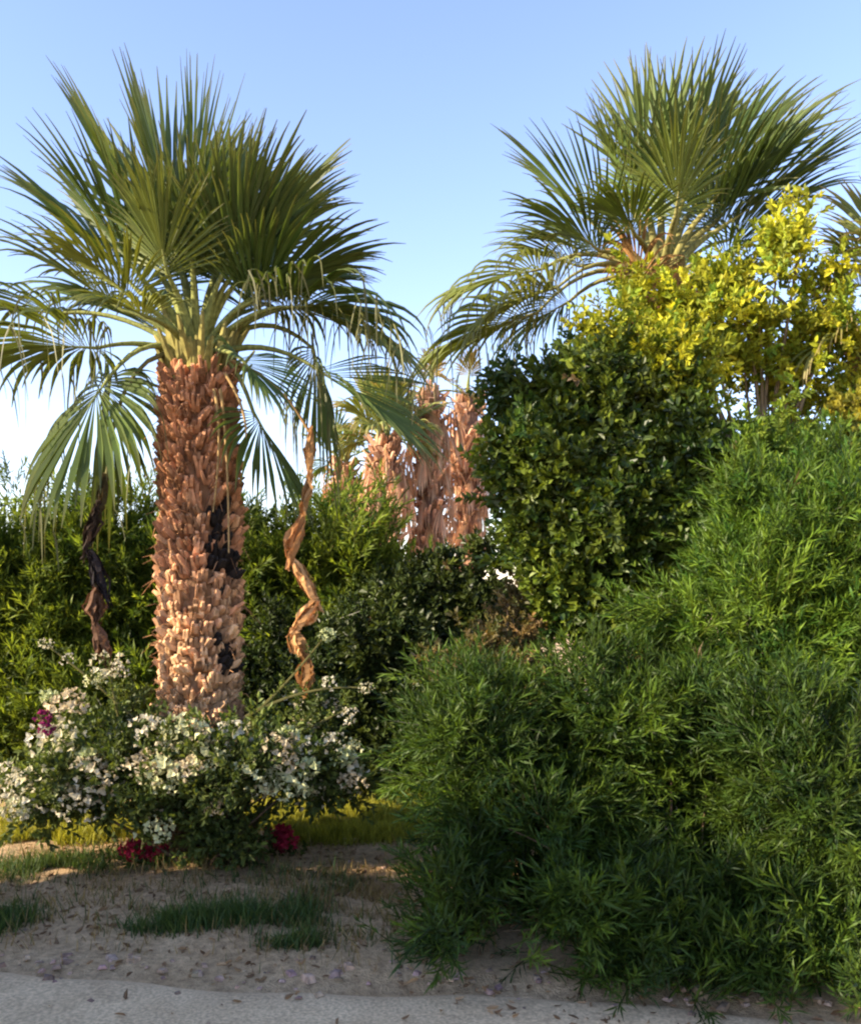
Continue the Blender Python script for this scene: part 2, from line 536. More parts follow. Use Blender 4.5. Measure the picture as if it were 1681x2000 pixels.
def path_mat():
    m = bpy.data.materials.new('worn_path'); m.use_nodes = True
    N, L = m.node_tree.nodes, m.node_tree.links
    p = N['Principled BSDF']; tc = N.new('ShaderNodeTexCoord')
    n1 = N.new('ShaderNodeTexNoise'); n1.inputs['Scale'].default_value = 3.5; n1.inputs['Detail'].default_value = 7; n1.inputs['Roughness'].default_value = 0.7
    n2 = N.new('ShaderNodeTexVoronoi'); n2.inputs['Scale'].default_value = 60
    n3 = N.new('ShaderNodeTexNoise'); n3.inputs['Scale'].default_value = 70; n3.inputs['Detail'].default_value = 5
    for n in (n1, n2, n3): L.new(tc.outputs['Object'], n.inputs['Vector'])
    r1 = N.new('ShaderNodeValToRGB'); e = r1.color_ramp.elements
    e[0].position = 0.3; e[0].color = (0.56, 0.39, 0.215, 1); e[1].position = 0.7; e[1].color = (0.78, 0.57, 0.33, 1)
    L.new(n1.outputs['Fac'], r1.inputs['Fac'])
    r2 = N.new('ShaderNodeValToRGB'); e = r2.color_ramp.elements
    e[0].position = 0.35; e[0].color = (0.6, 0.58, 0.57, 1); e[1].position = 0.65; e[1].color = (1.15, 1.15, 1.15, 1)
    L.new(n3.outputs['Fac'], r2.inputs['Fac'])
    mx = N.new('ShaderNodeMix'); mx.data_type = 'RGBA'; mx.blend_type = 'MULTIPLY'; mx.inputs['Factor'].default_value = 0.8
    L.new(r1.outputs['Color'], mx.inputs['A']); L.new(r2.outputs['Color'], mx.inputs['B'])
    L.new(mx.outputs['Result'], p.inputs['Base Color'])
    p.inputs['Roughness'].default_value = 0.9
    b = N.new('ShaderNodeBump'); b.inputs['Strength'].default_value = 0.7; b.inputs['Distance'].default_value = 0.01
    L.new(n3.outputs['Fac'], b.inputs['Height']); L.new(b.outputs['Normal'], p.inputs['Normal'])
    return m


def sheet(name, xs, ys, zf, mat, keep=None):
    X, Y = np.meshgrid(xs, ys)
    V = np.stack([X, Y, zf(X, Y)], -1).reshape(-1, 3)
    nx = len(xs)
    i, j = np.meshgrid(np.arange(len(xs) - 1), np.arange(len(ys) - 1))
    a = (j * nx + i).ravel()
    Fq = np.stack([a, a + 1, a + nx + 1, a + nx], 1)
    mb = MB(); mb.add(V, Fq, (1, 1, 1))
    return mb.build(name, mat, None, smooth=True)


far = np.array([10, 14, 20, 30, 50, 90, 200, 500.0])
xs = np.concatenate([-far[::-1], np.linspace(-8, 8, 161), far])
ys = np.concatenate([-far[::-1], np.linspace(-7, 12, 191), far + 4])


def gz(x, y):
    z = ground_z(x, y) * np.exp(-np.maximum(0, np.abs(x) - 7)) * np.exp(-np.maximum(0, np.abs(y - 5) - 6))
    under = 1 / (1 + np.exp((y - path_edge(np.clip(x, -9, 9)) + 0.02) * 60))
    return z * (1 - under) - 0.035 * under


tag(sheet('ground', xs, ys, gz, ground_mat()), 'sandy brown garden soil with dry patches', 'ground', kind='structure')
pxs = np.linspace(-9, 9, 241)
rows = np.linspace(0, 1, 40)
X = np.tile(pxs, (40, 1)); Yp = (-1.6 * (1 - rows)[:, None] + path_edge(pxs)[None] * rows[:, None])
Zp = 0.006 * np.sin(X * 3) * np.sin(Yp * 4) + 0.002 - 0.045 * (rows[:, None] > 0.99)
mb = MB(); a = (np.arange(39)[:, None] * 241 + np.arange(240)[None]).ravel()
mb.add(np.stack([X, Yp, Zp], -1), np.stack([a, a + 1, a + 242, a + 241], 1), (1, 1, 1))
tag(mb.build('path', path_mat(), None, smooth=True), 'worn grey path along the front of the bed', 'path', kind='structure')


def gzs(p):
    return ground_z(p[:, 0], p[:, 1])


# ------------------------------------------------------------------ the big palm on the left
rng = np.random.default_rng(11)
YM = 5.7
hub = P(386, 700, YM)
tb = P(393, 1655, YM); tb[2] = -0.05
palm = thing('fan_palm', 'stout fan palm with shaggy red brown trunk rising from the white flowering shrub', 'palm tree', (tb[0], tb[1], 0.0))


def scar(p, az):
    px = CX + p[0] * F / p[1] + rng.normal(0, 9); py = HY - (p[2] - EYE) * F / p[1] + rng.normal(0, 12)
    if p[1] > YM: return False
    return (412 < px < 446 and 1000 < py < 1080) or (405 < px < 470 and 1080 < py < 1140) or (420 < px < 452 and 1262 < py < 1310)


ttop = P(388, 735, YM)
palm_trunk(palm, tb, ttop, 0.25, 0.20, rng, 76, 23, (0.58, 0.36, 0.19), (0.45, 0.215, 0.11), dark=scar, stub=(0.05, 0.10))
# hairy heart of the crown, from which the leaf stalks rise
mb = MB()
for i in range(46):
    az = i * 2.399; e = rng.uniform(0.8, 1.5)
    d = np.array([math.cos(az) * math.cos(e), math.sin(az) * math.cos(e), math.sin(e)])
    b = ttop + np.array([math.cos(az), math.sin(az), 0]) * 0.15 + np.array([0, 0, rng.uniform(-0.12, 0.1)])
    tube(mb, [b, b + d * 0.12, b + d * rng.uniform(0.2, 0.34)], [0.035, 0.028, 0.012], np.array((0.25, 0.22, 0.065)) * rng.uniform(0.6, 1.3), 5, 0.5)
mb.build('crown_heart', M_BARK, palm)
mb = MB()
for i in range(420):
    az = rng.uniform(0, 6.283); t = rng.uniform(0.25, 1.0)
    c = tb + (ttop - tb) * t; r_ = 0.25 - 0.05 * t
    er = np.array([math.cos(az), math.sin(az), 0]); et = np.array([-er[1], er[0], 0])
    a0 = c + er * (r_ + 0.005); d = unit(er * rng.uniform(0.2, 1.2) + et * rng.normal(0, 0.8) + np.array([0, 0, rng.normal(0.1, 0.9)]))
    L = rng.uniform(0.05, 0.17)
    tube(mb, [a0, a0 + d * L * 0.5, a0 + d * L + np.array([0, 0, -0.35 * L])], [0.0032, 0.0026, 0.001], np.array((0.40, 0.21, 0.10)) * rng.uniform(0.4, 1.5), 3)
mb.build('trunk_fibre', M_BARK, palm)['kind'] = 'stuff'

SPEC = [  # stalk end (photo x, y, depth offset), tip (x, y, depth offset), options
    (372, 450, 0.00, 350, 92, 0.00, dict(droop=0.05, spread=55, fold=0.5)),
    (340, 470, 0.20, 280, 130, 0.30, dict(droop=0.1, spread=60, fold=0.4, yellow=0.5)),
    (295, 500, 0.10, 140, 165, 0.20, dict(droop=0.12, spread=80)),
    (262, 520, -0.25, 55, 245, -0.50, dict(droop=0.15, spread=80)),
    (250, 545, 0.40, 40, 330, 0.75, dict(droop=0.2)),
    (235, 560, -0.40, 50, 400, -0.80, dict(droop=0.3, yellow=1.0)),
    (205, 585, -0.10, -25, 430, -0.15, dict(droop=0.35, yellow=1.0)),
    (315, 500, -0.45, 265, 265, -0.80, dict(droop=0.2, yellow=1.0, spread=80)),
    (375, 500, -0.35, 350, 230, -0.60, dict(droop=0.15, spread=75, yellow=0.4)),
    (430, 500, 0.15, 480, 225, 0.25, dict(droop=0.1, spread=75)),
    (455, 520, -0.25, 640, 255, -0.45, dict(droop=0.15, spread=85)),
    (470, 530, 0.30, 660, 340, 0.60, dict(droop=0.25)),
    (505, 570, -0.20, 755, 445, -0.35, dict(droop=0.25, spread=90)),
    (500, 590, 0.35, 700, 530, 0.75, dict(droop=0.4)),
    (360, 520, 0.50, 310, 250, 0.95, dict(droop=0.2)),
    (420, 520, 0.50, 500, 330, 1.05, dict(droop=0.2)),
    (290, 620, -0.45, 160, 560, -1.00, dict(droop=0.5, yellow=0.9)),
    (300, 640, 0.50, 120, 560, 1.10, dict(droop=0.5)),
    (470, 700, -0.35, 570, 810, -0.70, dict(droop=0.4, spread=95)),
    (120, 612, 0.10, -160, 590, 0.10, dict(droop=0.5, yellow=0.7, fold=0.1, threads=30, spread=105)),
    (190, 680, -0.25, -150, 660, -0.45, dict(droop=0.8, yellow=0.5, fold=0.05, threads=70, spread=110)),
    (212, 738, -0.35, 30, 1010, -0.60, dict(droop=0.6, spread=125, arch=0.5, fold=0.1, threads=25, cup=0.1)),
    (215, 735, 0.15, 195, 1050, 0.30, dict(droop=0.6, spread=115, arch=0.5, fold=0.1)),
    (430, 490, 0.15, 475, 255, 0.35, dict(droop=0.1, spread=80)),
    (440, 510, -0.30, 575, 255, -0.50, dict(droop=0.12, spread=80)),
    (455, 525, 0.30, 650, 270, 0.60, dict(droop=0.15)),
    (470, 530, -0.20, 660, 330, -0.35, dict(droop=0.25)),
    (520, 555, -0.20, 760, 440, -0.35, dict(droop=0.25, spread=100)),
    (530, 560, 0.30, 730, 520, 0.60, dict(droop=0.4)),
    (545, 600, -0.15, 850, 590, -0.30, dict(droop=0.75, spread=112, fold=0.08, threads=60)),
    (580, 600, 0.15, 860, 710, 0.25, dict(droop=0.6, yellow=0.7, fold=0.08, threads=60, spread=112)),
    (620, 722, 0.00, 860, 885, -0.10, dict(droop=0.25, spread=75, yellow=0.4, arch=0.3, fold=0.2)),
    (495, 805, -0.10, 620, 1010, -0.20, dict(droop=0.6, spread=110, arch=0.7, fold=0.1, yellow=0.3)),
    (610, 680, 0.30, 660, 920, 0.35, dict(droop=0.8, arch=0.5, fold=0.05, threads=50, spread=115)),
]
for (ax, ay, ad, bx, by, bd, kw) in SPEC:
    h = P(ax, ay, YM + ad); t = P(bx, by, YM + bd)
    if ay < 598: h = hub + (h - hub) * 0.82; t = hub + (t - hub) * 0.96
    frond(palm, hub + unit(h - hub) * 0.05, h, t, rng, **kw)

# dead leaves that hang, twisted, on both sides of the trunk
def lobes(mb, nodes, rng, width, col, n=26):
    """a withered folded leaf: crumpled bundles of strips, pinched at each bend"""
    for a, b in zip(nodes[:-1], nodes[1:]):
        a, b = np.asarray(a), np.asarray(b); L = np.linalg.norm(b - a); w = width * rng.uniform(0.75, 1.25)
        ax = unit(b - a); x = unit(np.cross(ax, [0, 1, 0.2])); y = np.cross(ax, x)
        tone = rng.uniform(0.75, 1.25)
        for i in range(n):
            ang = rng.uniform(0, 6.28); q = rng.uniform(0.35, 1.0); sh = rng.uniform(-0.12, 0.12)
            t = np.linspace(-0.06, rng.uniform(0.6, 1.25), 8)
            prof = (0.22 + 0.78 * np.sin(np.clip(t + sh, 0, 1) * math.pi) ** 1.2) * w * q * rng.uniform(0.6, 1.25)
            ang = ang + t * rng.uniform(0.3, 1.3)
            c = a + ax * (t * L)[:, None] + x * (np.cos(ang) * prof)[:, None] + y * (np.sin(ang) * prof * 0.7)[:, None] + rng.normal(0, 0.006, (8, 3))
            ta = ang + 1.57 + rng.normal(0, 0.5)
            sd = x * np.cos(ta)[:, None] + y * np.sin(ta)[:, None]
            hw = (0.003 + np.sin(np.linspace(0.2, 2.9, 8)) * rng.uniform(0.006, 0.014))[:, None]
            V = np.stack([c - sd * hw, c + sd * hw], 1).reshape(-1, 3)
            mb.add(V, [(2 * k, 2 * k + 1, 2 * k + 3, 2 * k + 2) for k in range(7)], np.array(col) * tone * rng.uniform(0.55, 1.35))


mb = MB()
lobes(mb, [P(608, 840, 5.55), P(604, 930, 5.5), P(590, 1015, 5.5)], rng, 0.035, (0.40, 0.22, 0.09), 16)
lobes(mb, [P(590, 1010, 5.5), P(566, 1095, 5.48)], rng, 0.058, (0.52, 0.26, 0.10), 30)
lobes(mb, [P(572, 1095, 5.48), P(618, 1175, 5.5), P(572, 1232, 5.48), P(600, 1290, 5.5), P(596, 1350, 5.5)], rng, 0.062, (0.54, 0.30, 0.125), 26)
o = mb.build('dead_frond', M_DRY, palm); o['label'] = 'dry orange brown leaf hanging in a twisted rope'
pm = MB(); tube(pm, bez(hub, P(520, 690, 5.6), P(608, 850, 5.55), 9), np.linspace(0.03, 0.014, 9), (0.30, 0.18, 0.07), 6, 0.6)
pm.build('petiole', M_STEM, o, smooth=True)
mb = MB()
lobes(mb, [P(205, 930, 5.45), P(196, 1000, 5.4)], rng, 0.03, (0.09, 0.07, 0.03), 18)
lobes(mb, [P(192, 985, 5.4), P(166, 1080, 5.4)], rng, 0.045, (0.035, 0.024, 0.018), 28)
lobes(mb, [P(178, 1080, 5.4), P(208, 1165, 5.4)], rng, 0.05, (0.022, 0.018, 0.02), 28)
lobes(mb, [P(190, 1150, 5.4), P(186, 1220, 5.4), P(214, 1300, 5.4)], rng, 0.05, (0.12, 0.065, 0.038), 22)
o = mb.build('dead_frond', M_DRY, palm); o['label'] = 'dark brown withered leaf hanging in front of the hedge'
pm = MB(); tube(pm, bez(hub, P(230, 640, 5.5), P(207, 940, 5.45), 9), np.linspace(0.03, 0.014, 9), (0.16, 0.15, 0.06), 6, 0.6)
pm.build('petiole', M_STEM, o, smooth=True)
for pts in ([P(418, 760, 5.46), P(438, 840, 5.42), P(428, 900, 5.42), P(416, 1000, 5.43)], [P(430, 760, 5.46), P(446, 850, 5.42), P(444, 960, 5.42), P(447, 1080, 5.42)],
            [P(440, 730, 5.5), P(485, 800, 5.45), P(480, 860, 5.45)]):
    mb = MB(); tube(mb, bez(pts[0], pts[1], pts[-1], 10), np.linspace(0.011, 0.005, 10), (0.42, 0.27, 0.11), 5)
    mb.build('dry_stalk', M_STEM, palm, smooth=True)

# ------------------------------------------------------------------ the palms behind
YB = 7.6
rng = np.random.default_rng(23)
hub2 = P(1290, 560, YB)
tb2 = np.array([P(1290, 1000, YB)[0], YB, 0.0])
palm2 = thing('fan_palm', 'tall fan palm with full upright crown behind the dark glossy tree', 'palm tree', tb2)
palm_trunk(palm2, tb2 - [0, 0, 0.05], hub2 - [0, 0, 0.1], 0.27, 0.24, rng, 30, 13, (0.40, 0.22, 0.11), (0.26, 0.12, 0.06))
SPEC2 = [
    (1190, 470, 0.0, 985, 270, 0.0, dict(droop=0.15, spread=75)),
    (1175, 500, 0.2, 975, 440, 0.3, dict(droop=0.3, spread=95, yellow=0.7)),
    (1170, 490, -0.3, 1010, 360, -0.6, dict(droop=0.35, spread=100)),
    (1230, 400, 0.1, 1140, 195, 0.1, dict(droop=0.1, spread=70, yellow=0.5)),
    (1260, 400, -0.2, 1240, 125, -0.4, dict(droop=0.08, spread=65)),
    (1290, 380, 0.2, 1320, 90, 0.4, dict(droop=0.08, spread=65)),
    (1330, 400, -0.2, 1440, 95, -0.5, dict(droop=0.1, spread=70)),
    (1350, 410, 0.2, 1530, 135, 0.5, dict(droop=0.15, spread=80, roll=0.5, fold=0.1)),
    (1370, 420, -0.2, 1560, 190, -0.5, dict(droop=0.12)),
    (1390, 440, 0.1, 1600, 220, 0.2, dict(droop=0.2)),
    (1400, 450, -0.1, 1680, 255, -0.2, dict(droop=0.12, spread=75)),
    (1420, 470, 0.2, 1640, 340, 0.4, dict(droop=0.3)),
    (1410, 500, -0.3, 1570, 420, -0.8, dict(droop=0.5)),
    (1320, 420, -0.5, 1340, 200, -0.9, dict(droop=0.2, yellow=0.8)),
    (1240, 460, -0.6, 1180, 330, -1.2, dict(droop=0.3)),
    (1370, 450, 0.6, 1480, 300, 1.2, dict(droop=0.2)),
    (1060, 525, 0.1, 810, 580, 0.1, dict(droop=0.6, spread=105, yellow=0.9, arch=0.4, fold=0.1, threads=30)),
    (1050, 610, -0.2, 770, 700, -0.3, dict(droop=0.6, spread=105, yellow=0.9, arch=0.45, fold=0.1, threads=60)),
    (1090, 560, -0.4, 880, 640, -0.7, dict(droop=0.6, spread=105, yellow=1.0, arch=0.4, fold=0.1, threads=30)),
    (1130, 520, 0.3, 960, 470, 0.5, dict(droop=0.5, yellow=1.0, spread=95)),
    (1110, 590, 0.3, 940, 680, 0.6, dict(droop=0.9, arch=0.4, threads=60, fold=0.1)),
    (1540, 600, 0.0, 1700, 680, 0.0, dict(droop=0.7, yellow=0.6, arch=0.4)),
]
for (ax, ay, ad, bx, by, bd, kw) in SPEC2:
    h = P(ax, ay, YB + ad); t = P(bx, by, YB + bd)
    frond(palm2, hub2 + unit(h - hub2) * 0.05, h, t, rng, pet_w=0.026, petc=(0.26, 0.24, 0.08), green=(0.055, 0.098, 0.022), **kw)
for (ax, ay, bx, by) in ((1250, 560, 1215, 400), (1330, 520, 1290, 620), (1340, 500, 1330, 600), (1270, 520, 1200, 590)):
    h = P(ax, ay, YB - 0.35); t = P(bx, by, YB - 0.5)
    o = frond(palm2, hub2, h, t, rng, nseg=26, spread=60, droop=1.0, green=(0.30, 0.17, 0.06), tipc=(0.35, 0.22, 0.09), yellow=0.0, fold=0.3, name='dead_frond', mat=M_DRY)
    o['label'] = 'dry tan leaf hanging below the crown'

rng = np.random.default_rng(31)
YR = 7.0
hub3 = P(1735, 640, YR); tb3 = np.array([hub3[0], YR, 0.0])
palm3 = thing('fan_palm', 'fan palm cut by the right edge with straw coloured drooping leaves', 'palm tree', tb3)
palm_trunk(palm3, tb3 - [0, 0, 0.05], hub3 - [0, 0, 0.1], 0.27, 0.24, rng, 28, 12, (0.42, 0.22, 0.10), (0.32, 0.14, 0.06))
for (ax, ay, ad, bx, by, bd, kw) in [
    (1700, 530, 0.0, 1600, 440, 0.0, dict(droop=0.4)), (1690, 560, -0.2, 1590, 540, -0.4, dict(droop=0.7, yellow=1.0)),
    (1680, 620, 0.1, 1560, 640, 0.1, dict(droop=0.8, yellow=1.0)), (1665, 650, -0.3, 1540, 700, -0.6, dict(droop=0.9, yellow=0.6)),
    (1650, 690, 0.2, 1700, 830, 0.1, dict(droop=0.6, spread=90)), (1700, 700, -0.3, 1640, 860, -0.5, dict(droop=0.8)),
    (1740, 520, 0.2, 1700, 330, 0.5, dict(droop=0.2)), (1820, 500, 0.0, 1860, 280, 0.0, dict(droop=0.2)), (1880, 560, 0.0, 2060, 480, 0.0, dict(droop=0.4)),
    (1780, 500, -0.5, 1760, 380, -1.1, dict(droop=0.3))]:
    h = P(ax, ay, YR + ad); t = P(bx, by, YR + bd)
    g = (0.24, 0.19, 0.07) if kw.get('yellow', 0) > 0.9 else (0.085, 0.11, 0.03)
    frond(palm3, hub3, h, t, rng, green=g, tipc=(0.34, 0.25, 0.10), **kw)

# four thin palms far behind the hedge, hung with dead orange leaves
rng = np.random.default_rng(41)
FAR = [  # x, hub y, depth, trunk radius, skirt length, live leaves, crown radius, tones, label
    (672, 905, 13.5, 0.16, 0.5, 9, 0.55, (0.12, 0.20, 0.04), 'short distant fan palm with green tuft next to the twisted dead leaf'),
    (752, 860, 12.5, 0.20, 0.9, 16, 0.70, (0.20, 0.24, 0.07), 'distant fan palm with olive crown and yellowing trunk above the hedge'),
    (838, 770, 13.0, 0.20, 2.0, 4, 0.5, (0.30, 0.16, 0.06), 'withered distant palm in a long skirt of orange dead leaves'),
    (912, 775, 14.0, 0.20, 1.9, 3, 0.5, (0.32, 0.18, 0.08), 'withered distant palm half hidden by the dark glossy tree'),
]
for (px, py, yy, rr, sk, nl, cr, tone, lab) in FAR:
    hb = P(px, py, yy); b = np.array([hb[0], yy, 0.0])
    pl = thing('fan_palm', lab, 'palm tree', b)
    palm_trunk(pl, b - [0, 0, 0.05], hb, rr, rr * 0.85, rng, 26, 9, (0.58, 0.34, 0.21), (0.56, 0.31, 0.19), stub=(0.12, 0.2))
    random_fronds(pl, hb, nl, rng, 0.35, cr, el=(-5, 75), nseg=22, green=tone, tipc=(0.34, 0.22, 0.09), yellow=0.5)
    nd = int(8 + sk * 16)
    for i in range(nd):
        az = i * 2.399; z0 = hb[2] - sk * (i / nd)
        er = np.array([math.cos(az), math.sin(az), 0])
        c = np.array([hb[0], yy, z0]); h = c + er * rng.uniform(0.22, 0.36) + [0, 0, -0.05]
        frond(pl, c, h, h + unit(er * 0.25 + [0, 0, -1] + rng.normal(0, 0.12, 3)) * rng.uniform(0.35, 0.8), rng, nseg=10, spread=38, droop=0.8, fold=0.5, green=np.array((0.62, 0.40, 0.25)) * rng.uniform(0.7, 1.25),
              tipc=(0.60, 0.42, 0.26), yellow=0, name='dead_frond', mat=M_DRY, petc=(0.32, 0.18, 0.08))

# ------------------------------------------------------------------ hedge and shrubs behind
def shrub(name, label, cat, blobs, n, tpls, mat, a, b, seed, group=None, part='foliage', stem=0.022, stems=8, **kw):
    r = np.random.default_rng(seed)
    B = np.array(blobs, float)
    bx, by = np.average(B[:, 0], weights=B[:, 3]), np.average(B[:, 1], weights=B[:, 3])
    t = thing(name, label, cat, (bx, by, 0.0), group)
    foliage(part, t, blobs, n, tpls, mat, a, b, r, **kw)
    ends = []
    for i in range(stems):
        q = B[i % len(B)]
        ends.append(q[:3] + r.uniform(-0.5, 0.5, 3) * q[3:6] + [0, 0, 0.2 * q[5]])
    for i in range(len(ends)):
        limbs('stem', t, (bx + r.normal(0, 0.08), by + r.normal(0, 0.05), -0.03), [ends[i]], stem, np.array((0.14, 0.095, 0.055)) * r.uniform(0.7, 1.2), r)
    return t


def bl(px, py, y, rx, ry_, rz):
    p = P(px, py, y)
    return (p[0], p[1], p[2], rx, ry_, rz)


G1, G2 = (0.028, 0.066, 0.013), (0.11, 0.17, 0.022)
HG = 'shrubs grown into a hedge behind the palm'
shrub('hedge_shrub', 'tall dark hedge shrub at the left edge behind the white flowers', 'shrub',
      [bl(-40, 1280, 7.9, 0.75, 0.55, 0.85), bl(60, 1230, 8.0, 0.65, 0.5, 0.95), bl(20, 1450, 7.7, 0.8, 0.5, 0.55)], 9500, SP_FEATHER_FAR, M_HEDGE, G1, (0.23, 0.29, 0.045), 61, HG, power=1.1, up=1.3, size=0.3, shoots=0.3)
shrub('hedge_shrub', 'bright upright hedge shrub just left of the stout trunk', 'shrub',
      [bl(225, 1170, 8.2, 0.36, 0.4, 0.85), bl(260, 1280, 8.0, 0.6, 0.5, 0.9), bl(150, 1300, 7.9, 0.6, 0.5, 0.85), bl(220, 1450, 7.7, 0.8, 0.5, 0.6)], 9500, SP_FEATHER_FAR, M_HEDGE, G1, (0.27, 0.34, 0.05), 62, HG, power=1.0, up=1.3, size=0.32, shoots=0.35)
shrub('hedge_shrub', 'feathery hedge shrub directly behind the stout trunk', 'shrub',
      [bl(400, 1260, 8.2, 0.7, 0.5, 0.95), bl(500, 1240, 8.1, 0.55, 0.5, 0.95), bl(420, 1450, 7.9, 0.8, 0.5, 0.6)], 8500, SP_FEATHER_FAR, M_HEDGE, G1, (0.23, 0.29, 0.045), 63, HG, power=1.1, up=1.3, size=0.3, shoots=0.3)
shrub('hedge_shrub', 'light green hedge shrub right of the twisted dead leaf', 'shrub',
      [bl(650, 1240, 8.3, 0.50, 0.5, 0.98), bl(710, 1290, 8.1, 0.55, 0.5, 0.85), bl(640, 1430, 7.8, 0.7, 0.5, 0.65)], 8500, SP_FEATHER_FAR, M_HEDGE, G1, (0.27, 0.34, 0.05), 64, HG, power=1.0, up=1.3, size=0.3, shoots=0.22)
shrub('hedge_shrub', 'dark small leaved hedge shrub between the pale one and the glossy tree', 'shrub',
      [bl(800, 1330, 7.6, 0.6, 0.5, 0.72), bl(900, 1300, 7.8, 0.6, 0.5, 0.85), bl(820, 1460, 7.3, 0.7, 0.5, 0.5)], 8000, SP_OVAL, M_GLOSS, (0.03, 0.05, 0.014), (0.075, 0.10, 0.022), 65, HG)
shrub('hedge_shrub', 'low olive shrub with rust coloured leaves left of the feathery bush', 'shrub',
      [bl(1010, 1220, 6.0, 0.13, 0.2, 0.20), bl(950, 1320, 5.9, 0.24, 0.3, 0.28), bl(1010, 1420, 5.9, 0.35, 0.3, 0.4)], 1300, SP_OVAL, M_LEAF, (0.08, 0.09, 0.025), (0.36, 0.23, 0.11), 66, power=1.4, scale=(0.45, 0.9))
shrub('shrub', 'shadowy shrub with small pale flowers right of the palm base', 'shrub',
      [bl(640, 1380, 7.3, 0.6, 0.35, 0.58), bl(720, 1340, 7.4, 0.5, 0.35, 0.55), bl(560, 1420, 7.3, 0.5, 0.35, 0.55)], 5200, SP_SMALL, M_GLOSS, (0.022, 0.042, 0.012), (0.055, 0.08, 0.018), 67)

# ------------------------------------------------------------------ the dark glossy tree and the sunlit yellow one behind it
rng = np.random.default_rng(71)
YF = 6.3
b = np.array([P(1200, 1000, YF)[0], YF, 0.0])
tree = thing('glossy_tree', 'dense dark green tree with small glossy leaves in the middle of the garden', 'tree', b)
FB = [bl(1170, 860, 6.2, 0.42, 0.45, 0.42), bl(1080, 920, 6.1, 0.28, 0.35, 0.36), bl(1270, 880, 6.3, 0.28, 0.4, 0.46), bl(1170, 1030, 6.0, 0.48, 0.45, 0.42),
      bl(1280, 1020, 6.2, 0.26, 0.35, 0.45), bl(1215, 740, 6.4, 0.20, 0.25, 0.20), bl(1010, 735, 6.1, 0.08, 0.12, 0.08), bl(1170, 1150, 6.0, 0.36, 0.3, 0.28), bl(1030, 1070, 6.0, 0.10, 0.15, 0.16), bl(1095, 760, 6.2, 0.12, 0.16, 0.10), bl(1020, 950, 6.0, 0.10, 0.15, 0.18)]
foliage('crown', tree, FB, 7000, SP_OVAL, M_GLOSS, (0.026, 0.058, 0.010), (0.15, 0.19, 0.020), rng, power=1.3, depth=0.4, rnd=0.55, lump=0.3, size=0.2, per=22, shoots=0.25)
limbs('trunk', tree, b - [0, 0, 0.04], [b + [0.02, 0, 1.9]], 0.085, (0.16, 0.12, 0.08), rng)
for q in FB[:8]:
    limbs('branch', tree, b + [0, 0, 0.9], [np.array(q[:3])], 0.035, (0.15, 0.11, 0.07), rng)

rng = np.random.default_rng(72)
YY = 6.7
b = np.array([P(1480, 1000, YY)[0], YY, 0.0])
tree2 = thing('sunlit_yellow_tree', 'loose yellow green tree with sunlight put into its leaf colour right of the glossy tree', 'tree', b)
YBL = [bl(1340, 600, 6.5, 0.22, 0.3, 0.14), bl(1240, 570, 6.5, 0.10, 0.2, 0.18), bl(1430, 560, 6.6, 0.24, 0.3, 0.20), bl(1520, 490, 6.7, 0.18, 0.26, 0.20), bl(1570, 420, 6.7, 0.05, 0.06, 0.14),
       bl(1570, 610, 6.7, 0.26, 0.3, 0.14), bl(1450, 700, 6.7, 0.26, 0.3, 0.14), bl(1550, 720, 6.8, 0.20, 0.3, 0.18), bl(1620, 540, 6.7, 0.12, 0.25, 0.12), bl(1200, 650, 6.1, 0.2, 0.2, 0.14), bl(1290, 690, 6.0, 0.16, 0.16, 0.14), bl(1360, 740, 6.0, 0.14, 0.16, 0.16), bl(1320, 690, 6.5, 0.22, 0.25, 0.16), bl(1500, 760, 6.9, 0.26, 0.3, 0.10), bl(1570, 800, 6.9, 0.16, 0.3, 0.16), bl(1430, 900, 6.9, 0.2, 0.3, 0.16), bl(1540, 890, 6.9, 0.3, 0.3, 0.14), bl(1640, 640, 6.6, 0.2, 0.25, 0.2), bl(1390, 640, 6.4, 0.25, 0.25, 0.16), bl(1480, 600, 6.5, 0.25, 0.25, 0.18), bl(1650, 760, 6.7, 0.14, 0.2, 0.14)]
foliage('crown', tree2, YBL, 2700, SP_OVAL, M_LEAF, (0.12, 0.20, 0.022), (0.54, 0.50, 0.035), rng, power=1.0, scale=(0.5, 1.1), depth=0.9, rnd=0.7, lump=0.3, up=0.8, back=0.9, size=0.15, per=11, fill=0.0, shoots=0.25)  # yellow leaves carry painted sunlight; front clumps form the glossy tree's lit top
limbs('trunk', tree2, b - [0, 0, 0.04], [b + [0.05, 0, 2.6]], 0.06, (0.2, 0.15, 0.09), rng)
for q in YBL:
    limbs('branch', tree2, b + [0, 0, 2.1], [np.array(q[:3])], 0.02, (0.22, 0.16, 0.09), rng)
shrub('green_shrub', 'fresh green shrub filling the gap under the yellow green tree', 'shrub',
      [bl(1470, 940, 6.0, 0.28, 0.3, 0.28), bl(1590, 930, 6.2, 0.30, 0.3, 0.26), bl(1400, 980, 6.3, 0.2, 0.25, 0.3), bl(1520, 1060, 6.0, 0.45, 0.3, 0.4)], 2600, SP_OVAL, M_LEAF, (0.06, 0.12, 0.018), (0.20, 0.26, 0.03), 74, size=0.16, per=18, shoots=0.25, scale=(0.6, 1.0))
shrub('yellow_shrub', 'small bright yellow shrub at the right edge beside the palm trunk', 'shrub',
      [bl(1680, 900, 6.4, 0.22, 0.3, 0.35), bl(1700, 1000, 6.3, 0.4, 0.3, 0.5)], 900, SP_OVAL, M_LEAF, (0.16, 0.17, 0.025), (0.46, 0.38, 0.04), 73, depth=0.7)

